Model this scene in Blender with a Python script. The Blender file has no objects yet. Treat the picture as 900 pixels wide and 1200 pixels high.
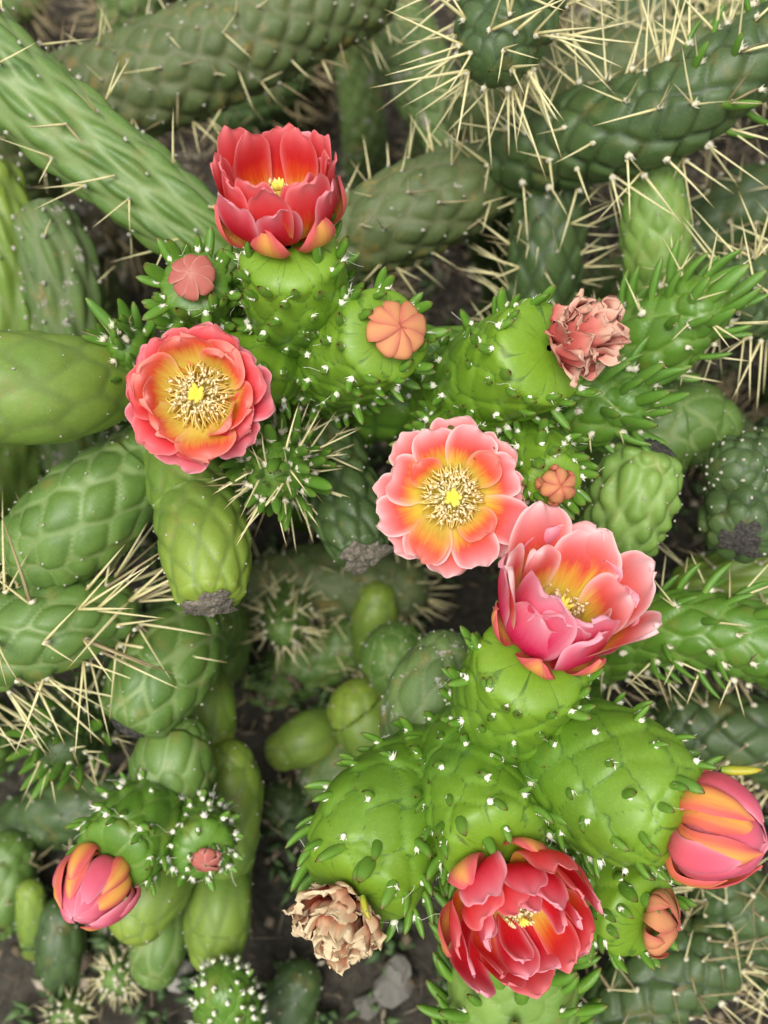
import bpy, math, random
import numpy as np
from mathutils import Vector, Matrix

random.seed(7)
rng = np.random.default_rng(7)
scene = bpy.context.scene
COL = scene.collection

# ------------------------------------------------------------------ camera
CAM = np.array([0.0, 0.0, 0.80])
PITCH = math.radians(62)
FPX = 450 / math.tan(math.radians(20))          # focal length in photo pixels (900 wide)
RGT = np.array([1.0, 0, 0])
FWD = np.array([0, math.cos(PITCH), -math.sin(PITCH)])
UPV = np.array([0, math.sin(PITCH), math.cos(PITCH)])
cd = bpy.data.cameras.new("camera")
cam = bpy.data.objects.new("camera", cd)
COL.objects.link(cam)
cam.location = CAM
cam.rotation_euler = (math.radians(90) - PITCH, 0, 0)
cd.sensor_fit = 'HORIZONTAL'
cd.sensor_width = 36
cd.lens = 18 / math.tan(math.radians(20))
cd.clip_start = 0.01
cd.clip_end = 500
cd.dof.use_dof = True
cd.dof.focus_distance = 0.475
cd.dof.aperture_fstop = 9
scene.camera = cam

# ------------------------------------------------------------------ light
world = bpy.data.worlds.new("World")
scene.world = world
world.use_nodes = True
nt = world.node_tree
bg = nt.nodes["Background"]
sky = nt.nodes.new("ShaderNodeTexSky")
sky.sky_type = 'NISHITA'
sky.sun_disc = False
SUN_EL, SUN_ROT = math.radians(66), math.radians(-160)
sky.sun_elevation = SUN_EL
sky.sun_rotation = SUN_ROT
sky.dust_density = 4.0
hs = nt.nodes.new("ShaderNodeHueSaturation")      # overcast: the clouds take most of the blue out
hs.inputs['Saturation'].default_value = 0.10
nt.links.new(sky.outputs[0], hs.inputs['Color'])
nt.links.new(hs.outputs[0], bg.inputs[0])
bg.inputs[1].default_value = 0.14
sl = bpy.data.lights.new("sun", 'SUN')
sl.energy = 1.5
sl.angle = math.radians(25)
sl.color = (1, 0.96, 0.88)
sun = bpy.data.objects.new("sun", sl)
COL.objects.link(sun)
sdir = Vector((math.sin(SUN_ROT) * math.cos(SUN_EL), math.cos(SUN_ROT) * math.cos(SUN_EL), math.sin(SUN_EL)))
sun.rotation_euler = sdir.to_track_quat('Z', 'Y').to_euler()
sun.location = (0, 0, 5)
scene.view_settings.view_transform = 'Standard'
scene.view_settings.look = 'None'
scene.view_settings.gamma = 1
scene.view_settings.exposure = 0.45
scene.render.engine = 'CYCLES'
scene.cycles.max_bounces = 6
scene.cycles.diffuse_bounces = 4
scene.cycles.transmission_bounces = 4


# ------------------------------------------------------------------ helpers
def P(px, py, d):
    """photo pixel at a distance along the view axis -> world point"""
    return CAM + d * (FWD + (px - 450) / FPX * RGT - (py - 600) / FPX * UPV)


def AX(right, up, toward):
    v = right * RGT + up * UPV - toward * FWD
    return v / np.linalg.norm(v)


def unit(v):
    return v / (np.linalg.norm(v) + 1e-12)


def mk_mesh(name, V, faces, attrs=None, mat=None, smooth=True):
    """V (n,3); faces: list of int arrays (m,3) or (m,4)"""
    me = bpy.data.meshes.new(name)
    V = np.asarray(V, dtype=np.float32)
    me.vertices.add(len(V))
    me.vertices.foreach_set("co", V.ravel())
    faces = [np.asarray(f, dtype=np.int32) for f in faces if len(f)]
    nl = sum(f.size for f in faces)
    npoly = sum(len(f) for f in faces)
    me.loops.add(nl)
    me.polygons.add(npoly)
    me.loops.foreach_set("vertex_index", np.concatenate([f.ravel() for f in faces]))
    tot = np.concatenate([np.full(len(f), f.shape[1], dtype=np.int32) for f in faces])
    start = np.concatenate([[0], np.cumsum(tot)[:-1]]).astype(np.int32)
    me.polygons.foreach_set("loop_start", start)
    me.polygons.foreach_set("use_smooth", np.full(npoly, smooth, dtype=bool))
    me.update(calc_edges=True)
    for k, a in (attrs or {}).items():
        at = me.attributes.new(k, 'FLOAT', 'POINT')
        at.data.foreach_set("value", np.asarray(a, dtype=np.float32).ravel())
    if mat:
        me.materials.append(mat)
    return me


def grid_faces(nv, nu, closed):
    i = np.arange(nv - 1)[:, None]
    j = np.arange(nu if closed else nu - 1)[None, :]
    a = i * nu + j
    b = i * nu + (j + 1) % nu
    return np.stack([a, b, b + nu, a + nu], -1).reshape(-1, 4)


def link(name, me, parent=None, M=None):
    o = bpy.data.objects.new(name, me)
    COL.objects.link(o)
    if parent is not None:
        o.parent = parent
    if M is not None:
        o.matrix_basis = M
    return o


def frame(z, x):
    z = unit(z)
    x = x - z * np.dot(x, z)
    if np.linalg.norm(x) < 1e-6:
        x = np.cross(z, [0.3, 0.8, 0.5])
    x = unit(x)
    y = np.cross(z, x)
    return x, y, z


def mat4(pos, z, x, sx=1, sy=1, sz=1):
    x, y, z = frame(np.asarray(z, float), np.asarray(x, float))
    return Matrix(((x[0] * sx, y[0] * sy, z[0] * sz, pos[0]), (x[1] * sx, y[1] * sy, z[1] * sz, pos[1]),
                   (x[2] * sx, y[2] * sy, z[2] * sz, pos[2]), (0, 0, 0, 1)))


def sstep(a, b, x):
    t = np.clip((x - a) / (b - a), 0, 1)
    return t * t * (3 - 2 * t)


def h2(i, j, k=0.0):
    v = np.sin(i * 127.1 + j * 311.7 + k * 74.7) * 43758.5453
    return v - np.floor(v)


def catmull(pts, per=24):
    pts = np.asarray(pts, float)
    p = np.vstack([2 * pts[0] - pts[1], pts, 2 * pts[-1] - pts[-2]])
    out = []
    for i in range(1, len(p) - 2):
        t = np.linspace(0, 1, per, endpoint=False)[:, None]
        a, b, c, d = p[i - 1], p[i], p[i + 1], p[i + 2]
        out.append(0.5 * (2 * b + (c - a) * t + (2 * a - 5 * b + 4 * c - d) * t ** 2 + (3 * b - a - 3 * c + d) * t ** 3))
    out.append(p[-2][None])
    return np.vstack(out)


# ------------------------------------------------------------------ materials
def new_mat(name):
    m = bpy.data.materials.new(name)
    m.use_nodes = True
    n = m.node_tree
    return m, n, n.nodes["Principled BSDF"], n.nodes["Material Output"]


def node(n, t, **kw):
    o = n.nodes.new(t)
    for k, v in kw.items():
        setattr(o, k, v)
    return o


def attr(n, name):
    a = node(n, "ShaderNodeAttribute", attribute_name=name)
    return a.outputs['Fac']


def ramp(n, fac, stops, interp='LINEAR'):
    r = node(n, "ShaderNodeValToRGB")
    r.color_ramp.interpolation = interp
    e = r.color_ramp.elements
    e[0].position, e[0].color = stops[0][0], (*stops[0][1], 1)
    e[1].position, e[1].color = stops[1][0], (*stops[1][1], 1)
    for p, c in stops[2:]:
        x = e.new(p)
        x.color = (*c, 1)
    n.links.new(fac, r.inputs[0])
    return r.outputs[0]


def mix(n, fac, a, b, mode='MIX'):
    x = node(n, "ShaderNodeMix", data_type='RGBA', blend_type=mode)
    if isinstance(fac, (int, float)):
        x.inputs[0].default_value = fac
    else:
        n.links.new(fac, x.inputs[0])
    for s, v in ((6, a), (7, b)):
        if isinstance(v, tuple):
            x.inputs[s].default_value = (*v, 1)
        else:
            n.links.new(v, x.inputs[s])
    return x.outputs[2]


def math_(n, op, a, b=None, c=None):
    x = node(n, "ShaderNodeMath", operation=op)
    for i, v in enumerate((a, b, c)):
        if v is None:
            continue
        if isinstance(v, (int, float)):
            x.inputs[i].default_value = v
        else:
            n.links.new(v, x.inputs[i])
    return x.outputs[0]


def noise(n, scale, detail=3, rough=0.55, vec=None):
    t = node(n, "ShaderNodeTexNoise")
    t.inputs['Scale'].default_value = scale
    t.inputs['Detail'].default_value = detail
    t.inputs['Roughness'].default_value = rough
    if vec is None:
        tc = node(n, "ShaderNodeTexCoord")
        vec = tc.outputs['Object']
    n.links.new(vec, t.inputs['Vector'])
    return t.outputs['Fac']


def bump(n, b, h, strength, dist):
    x = node(n, "ShaderNodeBump")
    x.inputs['Strength'].default_value = strength
    x.inputs['Distance'].default_value = dist
    n.links.new(h, x.inputs['Height'])
    n.links.new(x.outputs[0], b.inputs['Normal'])


def C(r, g, b):
    """sRGB 0-255 -> linear"""
    def f(v):
        v /= 255
        return v / 12.92 if v <= 0.04045 else ((v + 0.055) / 1.055) ** 2.4
    return (f(r), f(g), f(b))


def stem_mat(name, main, alt, groove, scab=0.0, rough=0.42, yellow=None, blot=0.28):
    m, n, b, o = new_mat(name)
    n1 = noise(n, 42, 4)
    c = mix(n, ramp(n, n1, [(0.32, (0, 0, 0)), (0.68, (1, 1, 1))]), main, alt)
    cell = attr(n, 'cell')
    dark = mix(n, 1.0, c, (0.84, 0.88, 0.78), 'MULTIPLY')
    c = mix(n, cell, c, dark)
    if yellow:
        tt = attr(n, 'tt')
        yf = math_(n, 'MULTIPLY', ramp(n, tt, [(0.55, (0, 0, 0)), (1.0, (1, 1, 1))]), 0.6)
        c = mix(n, yf, c, yellow)
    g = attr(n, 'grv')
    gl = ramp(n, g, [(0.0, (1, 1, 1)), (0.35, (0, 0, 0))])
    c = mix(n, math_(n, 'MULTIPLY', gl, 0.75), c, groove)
    mt = noise(n, 330, 3, 0.6)
    c = mix(n, math_(n, 'MULTIPLY', ramp(n, mt, [(0.35, (0, 0, 0)), (0.7, (1, 1, 1))]), 0.30), c, mix(n, 1.0, c, (0.66, 0.74, 0.6), 'MULTIPLY'))
    # sun-browned and yellowed patches
    nb = noise(n, 62, 5, 0.65)
    c = mix(n, math_(n, 'MULTIPLY', ramp(n, nb, [(0.56, (0, 0, 0)), (0.70, (1, 1, 1))]), blot), c, C(150, 122, 62))
    # fine pale stippling of the waxy skin
    n2 = noise(n, 1100, 2)
    c = mix(n, math_(n, 'MULTIPLY', ramp(n, n2, [(0.60, (0, 0, 0)), (0.75, (1, 1, 1))]), 0.22), c, (0.45, 0.52, 0.30))
    # corky wear
    n3 = noise(n, 75, 6, 0.7)
    thr = 0.735 - scab
    sc = ramp(n, n3, [(thr, (0, 0, 0)), (thr + 0.035, (1, 1, 1))])
    n4 = noise(n, 600, 3)
    cork = ramp(n, n4, [(0.3, C(112, 104, 92)), (0.7, C(186, 182, 170))])
    c = mix(n, math_(n, 'MULTIPLY', sc, 0.85), c, cork)
    n.links.new(c, b.inputs['Base Color'])
    rr = mix(n, sc, (rough,) * 3, (0.9,) * 3)
    n.links.new(rr, b.inputs['Roughness'])
    hh = math_(n, 'ADD', math_(n, 'MULTIPLY', n2, 0.35), math_(n, 'MULTIPLY', sc, 1.2))
    hh = math_(n, 'ADD', hh, math_(n, 'MULTIPLY', noise(n, 180, 3), 0.35))
    bump(n, b, hh, 0.35, 0.0006)
    return m


M = {}
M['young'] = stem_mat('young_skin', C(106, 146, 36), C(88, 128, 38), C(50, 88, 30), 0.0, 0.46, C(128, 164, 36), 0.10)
M['young2'] = stem_mat('young_skin_deep', C(98, 138, 42), C(82, 122, 40), C(118, 146, 68), 0.0, 0.40)
M['mature'] = stem_mat('mature_skin', C(104, 134, 60), C(86, 118, 54), C(134, 154, 96), 0.04, 0.48)
M['mature2'] = stem_mat('mature_skin_yellow', C(120, 146, 58), C(102, 132, 54), C(104, 126, 58), 0.05, 0.5, C(146, 166, 56))
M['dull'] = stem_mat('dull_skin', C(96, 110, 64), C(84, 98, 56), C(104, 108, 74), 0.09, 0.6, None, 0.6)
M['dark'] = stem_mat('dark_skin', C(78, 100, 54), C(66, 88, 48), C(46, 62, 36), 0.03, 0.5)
M['pale'] = stem_mat('pale_skin', C(130, 160, 74), C(114, 148, 68), C(136, 162, 90), 0.02, 0.5)
M['old'] = stem_mat('old_scarred_skin', C(106, 130, 68), C(88, 112, 60), C(112, 126, 84), 0.15, 0.65, None, 0.5)
M['woody'] = stem_mat('woody_skin', C(104, 92, 70), C(82, 74, 56), C(60, 52, 40), 0.2, 0.85)


def leaf_mat(name, base, body, tip):
    m, n, b, o = new_mat(name)
    t = attr(n, 't')
    c = ramp(n, t, [(0.0, base), (0.3, body), (0.84, body), (0.98, tip)])
    oi = node(n, "ShaderNodeObjectInfo")
    c2 = mix(n, 1.0, c, (0.72, 0.82, 0.6), 'MULTIPLY')
    c = mix(n, oi.outputs['Random'], c, c2)
    n1 = noise(n, 6, 3)
    c = mix(n, math_(n, 'MULTIPLY', n1, 0.4), c, (0.16, 0.30, 0.05))
    n.links.new(c, b.inputs['Base Color'])
    b.inputs['Roughness'].default_value = 0.38
    bump(n, b, noise(n, 30, 3), 0.15, 0.02)
    return m


M['leaf'] = leaf_mat('leaf_green', C(128, 166, 52), C(100, 144, 44), C(104, 76, 36))
M['leaf_deep'] = leaf_mat('leaf_deep_green', C(122, 156, 60), C(94, 138, 48), C(116, 130, 52))
M['leaf_yellow'] = leaf_mat('leaf_yellow', C(140, 176, 50), C(196, 180, 50), C(200, 130, 50))


def simple(name, stops, a='t', rough=0.6, sub=0.0, nscale=None, namp=0.3, transl=0.0):
    m, n, b, o = new_mat(name)
    c = ramp(n, attr(n, a), stops)
    if nscale:
        c = mix(n, math_(n, 'MULTIPLY', noise(n, nscale, 4), namp), c, (0.08, 0.06, 0.03))
    n.links.new(c, b.inputs['Base Color'])
    b.inputs['Roughness'].default_value = rough
    if transl:
        tr = node(n, "ShaderNodeBsdfTranslucent")
        n.links.new(c, tr.inputs[0])
        ms = node(n, "ShaderNodeMixShader")
        ms.inputs[0].default_value = transl
        n.links.new(b.outputs[0], ms.inputs[1])
        n.links.new(tr.outputs[0], ms.inputs[2])
        n.links.new(ms.outputs[0], o.inputs['Surface'])
    return m


M['felt'] = simple('cream_felt', [(0, C(178, 170, 140)), (1, C(226, 220, 196))], rough=0.95)
M['wool'] = simple('white_wool', [(0, C(196, 192, 160)), (1, C(246, 244, 228))], rough=0.9, sub=0.2)
M['wool_old'] = simple('grey_wool', [(0, C(130, 126, 112)), (1, C(190, 186, 170))], rough=0.95)
M['spine'] = simple('straw_spine', [(0, C(176, 160, 104)), (0.2, C(230, 220, 164)), (0.85, C(238, 228, 178)), (1, C(190, 160, 100))], rough=0.45, sub=0.1)
M['spine_dim'] = simple('weathered_spine', [(0, C(128, 112, 84)), (0.4, C(178, 162, 122)), (1, C(150, 128, 92))], rough=0.6)
M['stamen'] = simple('stamen', [(0, C(252, 236, 140)), (0.7, C(254, 236, 140)), (0.86, C(254, 238, 170)), (0.9, C(253, 234, 180)), (1, C(254, 238, 190))], rough=0.5, transl=0.15)
M['stigma'] = simple('stigma', [(0, C(226, 204, 90)), (1, C(240, 228, 100))], rough=0.5, sub=0.2)
M['throat'] = simple('throat', [(0, C(238, 222, 90)), (1, C(250, 216, 90))], rough=0.5, transl=0.25)


def petal_mat(name, stops, margin, mfac, streak, transl=0.3, stripe=None, dry=False, gb=0.46):
    def deep(q):
        f = gb if q[1] < 0.30 else min(1.0, gb + (q[1] - 0.30) * 1.6)
        return (q[0] * 0.88, q[1] * f, q[2] * f)
    stops = [(p_, deep(q)) for p_, q in stops]
    streak = deep(streak)
    m, n, b, o = new_mat(name)
    t = attr(n, 't')
    x = attr(n, 'x')
    tc = node(n, "ShaderNodeCombineXYZ")
    n.links.new(math_(n, 'MULTIPLY', x, 5.0), tc.inputs[0])
    n.links.new(math_(n, 'MULTIPLY', t, 1.3), tc.inputs[1])
    oi = node(n, "ShaderNodeObjectInfo")
    n.links.new(math_(n, 'MULTIPLY', oi.outputs['Random'], 37.0), tc.inputs[2])
    st = noise(n, 2.2, 4, 0.6, tc.outputs[0])
    tj = math_(n, 'ADD', t, math_(n, 'MULTIPLY', math_(n, 'SUBTRACT', st, 0.5), 0.28))
    tj = math_(n, 'ADD', tj, math_(n, 'MULTIPLY', math_(n, 'SUBTRACT', oi.outputs['Random'], 0.5), 0.12))
    c = ramp(n, tj, stops)
    if stripe:
        ax = math_(n, 'ABSOLUTE', math_(n, 'ADD', x, math_(n, 'MULTIPLY', math_(n, 'SUBTRACT', st, 0.5), 0.5)))
        sf = ramp(n, ax, [(0.12, (1, 1, 1)), (0.75, (0, 0, 0))])
        c = mix(n, math_(n, 'MULTIPLY', sf, stripe[1]), c, stripe[0])
    c = mix(n, math_(n, 'MULTIPLY', st, 0.38), c, streak)
    fine = noise(n, 9.0, 2, 0.5, tc.outputs[0])
    c = mix(n, math_(n, 'MULTIPLY', ramp(n, fine, [(0.5, (0, 0, 0)), (0.75, (1, 1, 1))]), 0.05), c, margin)
    mg = attr(n, 'mg')
    c = mix(n, math_(n, 'MULTIPLY', mg, mfac), c, margin)
    n.links.new(c, b.inputs['Base Color'])
    b.inputs['Roughness'].default_value = 0.85 if dry else 0.5
    b.inputs['Sheen Weight'].default_value = 0.0
    b.inputs['Specular IOR Level'].default_value = 0.1
    bump(n, b, fine, 0.25, 0.0008)
    tr = node(n, "ShaderNodeBsdfTranslucent")
    n.links.new(c, tr.inputs[0])
    ms = node(n, "ShaderNodeMixShader")
    ms.inputs[0].default_value = transl
    n.links.new(b.outputs[0], ms.inputs[1])
    n.links.new(tr.outputs[0], ms.inputs[2])
    n.links.new(ms.outputs[0], o.inputs['Surface'])
    return m


YEL, ORG = C(248, 196, 60), C(248, 150, 60)
M['p_red'] = petal_mat('petal_red', [(0.3, C(248, 206, 80)), (0.48, C(246, 146, 56)), (0.64, C(238, 72, 66)), (0.95, C(238, 80, 100))],
                       C(252, 170, 170), 0.6, C(230, 40, 64))
M['p_coral'] = petal_mat('petal_coral', [(0.42, C(250, 226, 100)), (0.60, C(250, 198, 84)), (0.78, C(246, 130, 78)), (0.95, C(244, 96, 92))],
                         C(255, 186, 170), 0.6, C(242, 110, 74))
M['p_crimson'] = petal_mat('petal_crimson', [(0.1, C(242, 150, 64)), (0.35, C(234, 70, 62)), (0.62, C(230, 34, 66)), (0.95, C(236, 78, 108))],
                           C(252, 190, 200), 0.75, C(220, 22, 54))
M['p_pink'] = petal_mat('petal_pink', [(0.38, C(252, 226, 80)), (0.52, C(252, 196, 76)), (0.68, C(246, 124, 98)), (0.95, C(244, 140, 154))],
                        C(255, 226, 224), 0.85, C(242, 100, 100))
M['p_magenta'] = petal_mat('petal_magenta', [(0.0, C(240, 120, 80)), (0.25, C(232, 40, 84)), (0.6, C(238, 60, 136)), (0.95, C(250, 160, 190))],
                           C(255, 214, 226), 0.6, C(230, 30, 92))
M['sepal'] = petal_mat('sepal_orange', [(0.0, C(224, 120, 74)), (0.5, C(226, 106, 84)), (1.0, C(222, 92, 104))],
                       C(234, 110, 120), 0.6, C(228, 110, 80), 0.12, (C(240, 188, 84), 0.85), gb=0.92)
M['sepal_pink'] = petal_mat('sepal_pink', [(0.0, C(222, 112, 90)), (0.5, C(224, 92, 108)), (1.0, C(228, 100, 128))],
                            C(246, 176, 186), 0.7, C(216, 80, 108), 0.12, gb=0.92)
M['sepal_small'] = petal_mat('sepal_small', [(0.0, C(206, 146, 88)), (0.5, C(210, 134, 98)), (1.0, C(194, 104, 94))],
                             C(178, 84, 70), 0.75, C(222, 136, 100), 0.08, (C(216, 158, 104), 0.7), gb=0.95)
M['sepal_brown'] = petal_mat('sepal_brown', [(0.0, C(190, 120, 94)), (0.5, C(196, 112, 100)), (1.0, C(180, 98, 92))],
                             C(222, 170, 150), 0.6, C(160, 90, 80), 0.05, gb=0.9)
M['dry_tan'] = petal_mat('dry_petal_tan', [(0.0, C(110, 42, 26)), (0.55, C(160, 84, 58)), (0.85, C(206, 174, 132)), (1, C(220, 198, 158))],
                         C(228, 208, 170), 0.9, C(150, 92, 66), 0.15, None, True)
M['dry_pink'] = petal_mat('dry_petal_pink', [(0.0, C(120, 80, 62)), (0.45, C(196, 112, 104)), (0.8, C(226, 150, 140)), (1, C(206, 160, 136))],
                          C(228, 190, 166), 0.8, C(150, 96, 80), 0.12, None, True)
m_, n_, b_, o_ = new_mat('scar')
c_ = ramp(n_, noise(n_, 420, 5, 0.7), [(0.3, C(66, 60, 52)), (0.55, C(128, 120, 106)), (0.8, C(176, 166, 148))])
n_.links.new(c_, b_.inputs['Base Color'])
b_.inputs['Roughness'].default_value = 0.95
bump(n_, b_, noise(n_, 700, 4), 1.0, 0.002)
M['scar'] = m_
m_, n_, b_, o_ = new_mat('black_scar')
c_ = ramp(n_, noise(n_, 500, 5, 0.7), [(0.35, C(34, 32, 30)), (0.7, C(96, 92, 84))])
n_.links.new(c_, b_.inputs['Base Color'])
b_.inputs['Roughness'].default_value = 0.95
bump(n_, b_, noise(n_, 700, 4), 1.0, 0.002)
M['scar_black'] = m_

# ------------------------------------------------------------------ shared small meshes
def leaf_mesh(name, fat, curve, mat):
    nv, nu = 9, 8
    s = np.linspace(0, 1, nv)
    w = fat * np.sqrt(np.clip(1 - (np.abs(s - 0.45) / 0.56) ** 2.3, 0.004, 1)) * (1 - 0.25 * s)
    th = np.linspace(0, 2 * math.pi, nu, endpoint=False)
    V = np.zeros((nv, nu, 3))
    V[:, :, 0] = w[:, None] * 0.72 * np.cos(th) + (curve * s ** 2)[:, None]
    V[:, :, 1] = w[:, None] * np.sin(th)
    V[:, :, 2] = s[:, None] + 0 * th
    return mk_mesh(name, V.reshape(-1, 3), [grid_faces(nv, nu, True)], {'t': np.repeat(s, nu)}, M[mat])


LEAF = {'leaf': [leaf_mesh('leaf', f, c, 'leaf') for f, c in ((0.20, 0.10), (0.24, 0.20), (0.21, 0.26))],
        'leaf_deep': [leaf_mesh('leaf', f, c, 'leaf_deep') for f, c in ((0.15, 0.12), (0.18, 0.25), (0.15, 0.32))],
        'leaf_yellow': [leaf_mesh('leaf', f, c, 'leaf_yellow') for f, c in ((0.2, 0.1), (0.22, 0.2))]}


def spine_geo(bend, nu=4, nv=5):
    s = np.linspace(0, 1, nv)
    w = (1 - s) ** 0.7 * 0.95 + 0.05
    th = np.linspace(0, 2 * math.pi, nu, endpoint=False)
    V = np.zeros((nv, nu, 3))
    V[:, :, 0] = w[:, None] * np.cos(th)
    V[:, :, 1] = w[:, None] * np.sin(th)
    V[:, :, 2] = s[:, None]
    V[:, :, 0] += (bend * s ** 2)[:, None]
    return V.reshape(-1, 3), grid_faces(nv, nu, True), np.repeat(s, nu)


SPINE = {}
for key in ('spine', 'spine_dim'):
    SPINE[key] = []
    for bnd in (0.0, 1.2, -1.5):
        v, f, t = spine_geo(bnd)
        SPINE[key].append(mk_mesh('spine', v, [f], {'t': t}, M[key]))


class Joined:
    def __init__(self):
        self.V, self.F4, self.F3, self.T, self.n = [], [], [], [], 0

    def add(self, V, F, T):
        self.V.append(V)
        (self.F4 if F.shape[1] == 4 else self.F3).append(F + self.n)
        self.T.append(T)
        self.n += len(V)

    def mesh(self, name, mat):
        if not self.n:
            return None
        fs = []
        if self.F4:
            fs.append(np.vstack(self.F4))
        if self.F3:
            fs.append(np.vstack(self.F3))
        return mk_mesh(name, np.vstack(self.V), fs, {'t': np.concatenate(self.T)}, mat)


def lump(r, seed):
    nv, nu = 5, 6
    ph = np.linspace(0.05, math.pi - 0.05, nv)
    th = np.linspace(0, 2 * math.pi, nu, endpoint=False)
    rr = r * (1 + 0.35 * (h2(np.arange(nv)[:, None], np.arange(nu)[None], seed) - 0.5))
    V = np.stack([rr * np.sin(ph)[:, None] * np.cos(th), rr * np.sin(ph)[:, None] * np.sin(th), rr * np.cos(ph)[:, None] + 0 * th], -1)
    return V.reshape(-1, 3), grid_faces(nv, nu, True), np.full(nv * nu, 0.75)


def tuft(J, pos, nrm, tip, r, hairs=7, wisps=1):
    """white wool: a lumpy core, short bristles and a curling wisp"""
    v, f, t = lump(1.0, random.random() * 99)
    x, y, z = frame(nrm, tip)
    R = np.stack([x, y, z], 1)
    v = v * np.array([r * 1.0, r * 0.7, r * 0.7])
    J.add(v @ R.T + pos + nrm * r * 0.2, f, t)
    for _ in range(hairs):
        d = unit(nrm * 0.8 + tip * 0.55 + rng.normal(0, 0.32, 3))
        q = unit(rng.normal(0, 1, 3))
        l = r * random.uniform(1.0, 1.9)
        b = pos + rng.normal(0, 0.3, 3) * r
        w = unit(np.cross(d, q)) * r * 0.22
        w2 = np.cross(d, w)
        J.add(np.array([b + w, b - w * 0.5 + w2 * 0.8, b - w * 0.5 - w2 * 0.8, b + d * l]),
              np.array([[0, 1, 3], [1, 2, 3], [2, 0, 3]]), np.array([0.5, 0.5, 0.5, 1.0]))
    for _ in range(wisps):
        d = unit(nrm * 0.6 + rng.normal(0, 0.7, 3))
        k = unit(rng.normal(0, 1, 3))
        l = r * random.uniform(2, 4)
        s = np.linspace(0, 1, 7)[:, None]
        c = pos + d * l * s + k * l * 0.7 * s ** 2 + np.cross(d, k) * l * 0.25 * np.sin(s * 5)
        w = unit(np.cross(d, k)) * 0.00010
        w2 = unit(np.cross(d, w)) * 0.00010
        ring = np.stack([c + w, c - w * 0.5 + w2, c - w * 0.5 - w2], 1).reshape(-1, 3)
        J.add(ring, grid_faces(7, 3, True), np.full(21, 1.0))


# ------------------------------------------------------------------ stems
GROUND = 0.0


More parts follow.
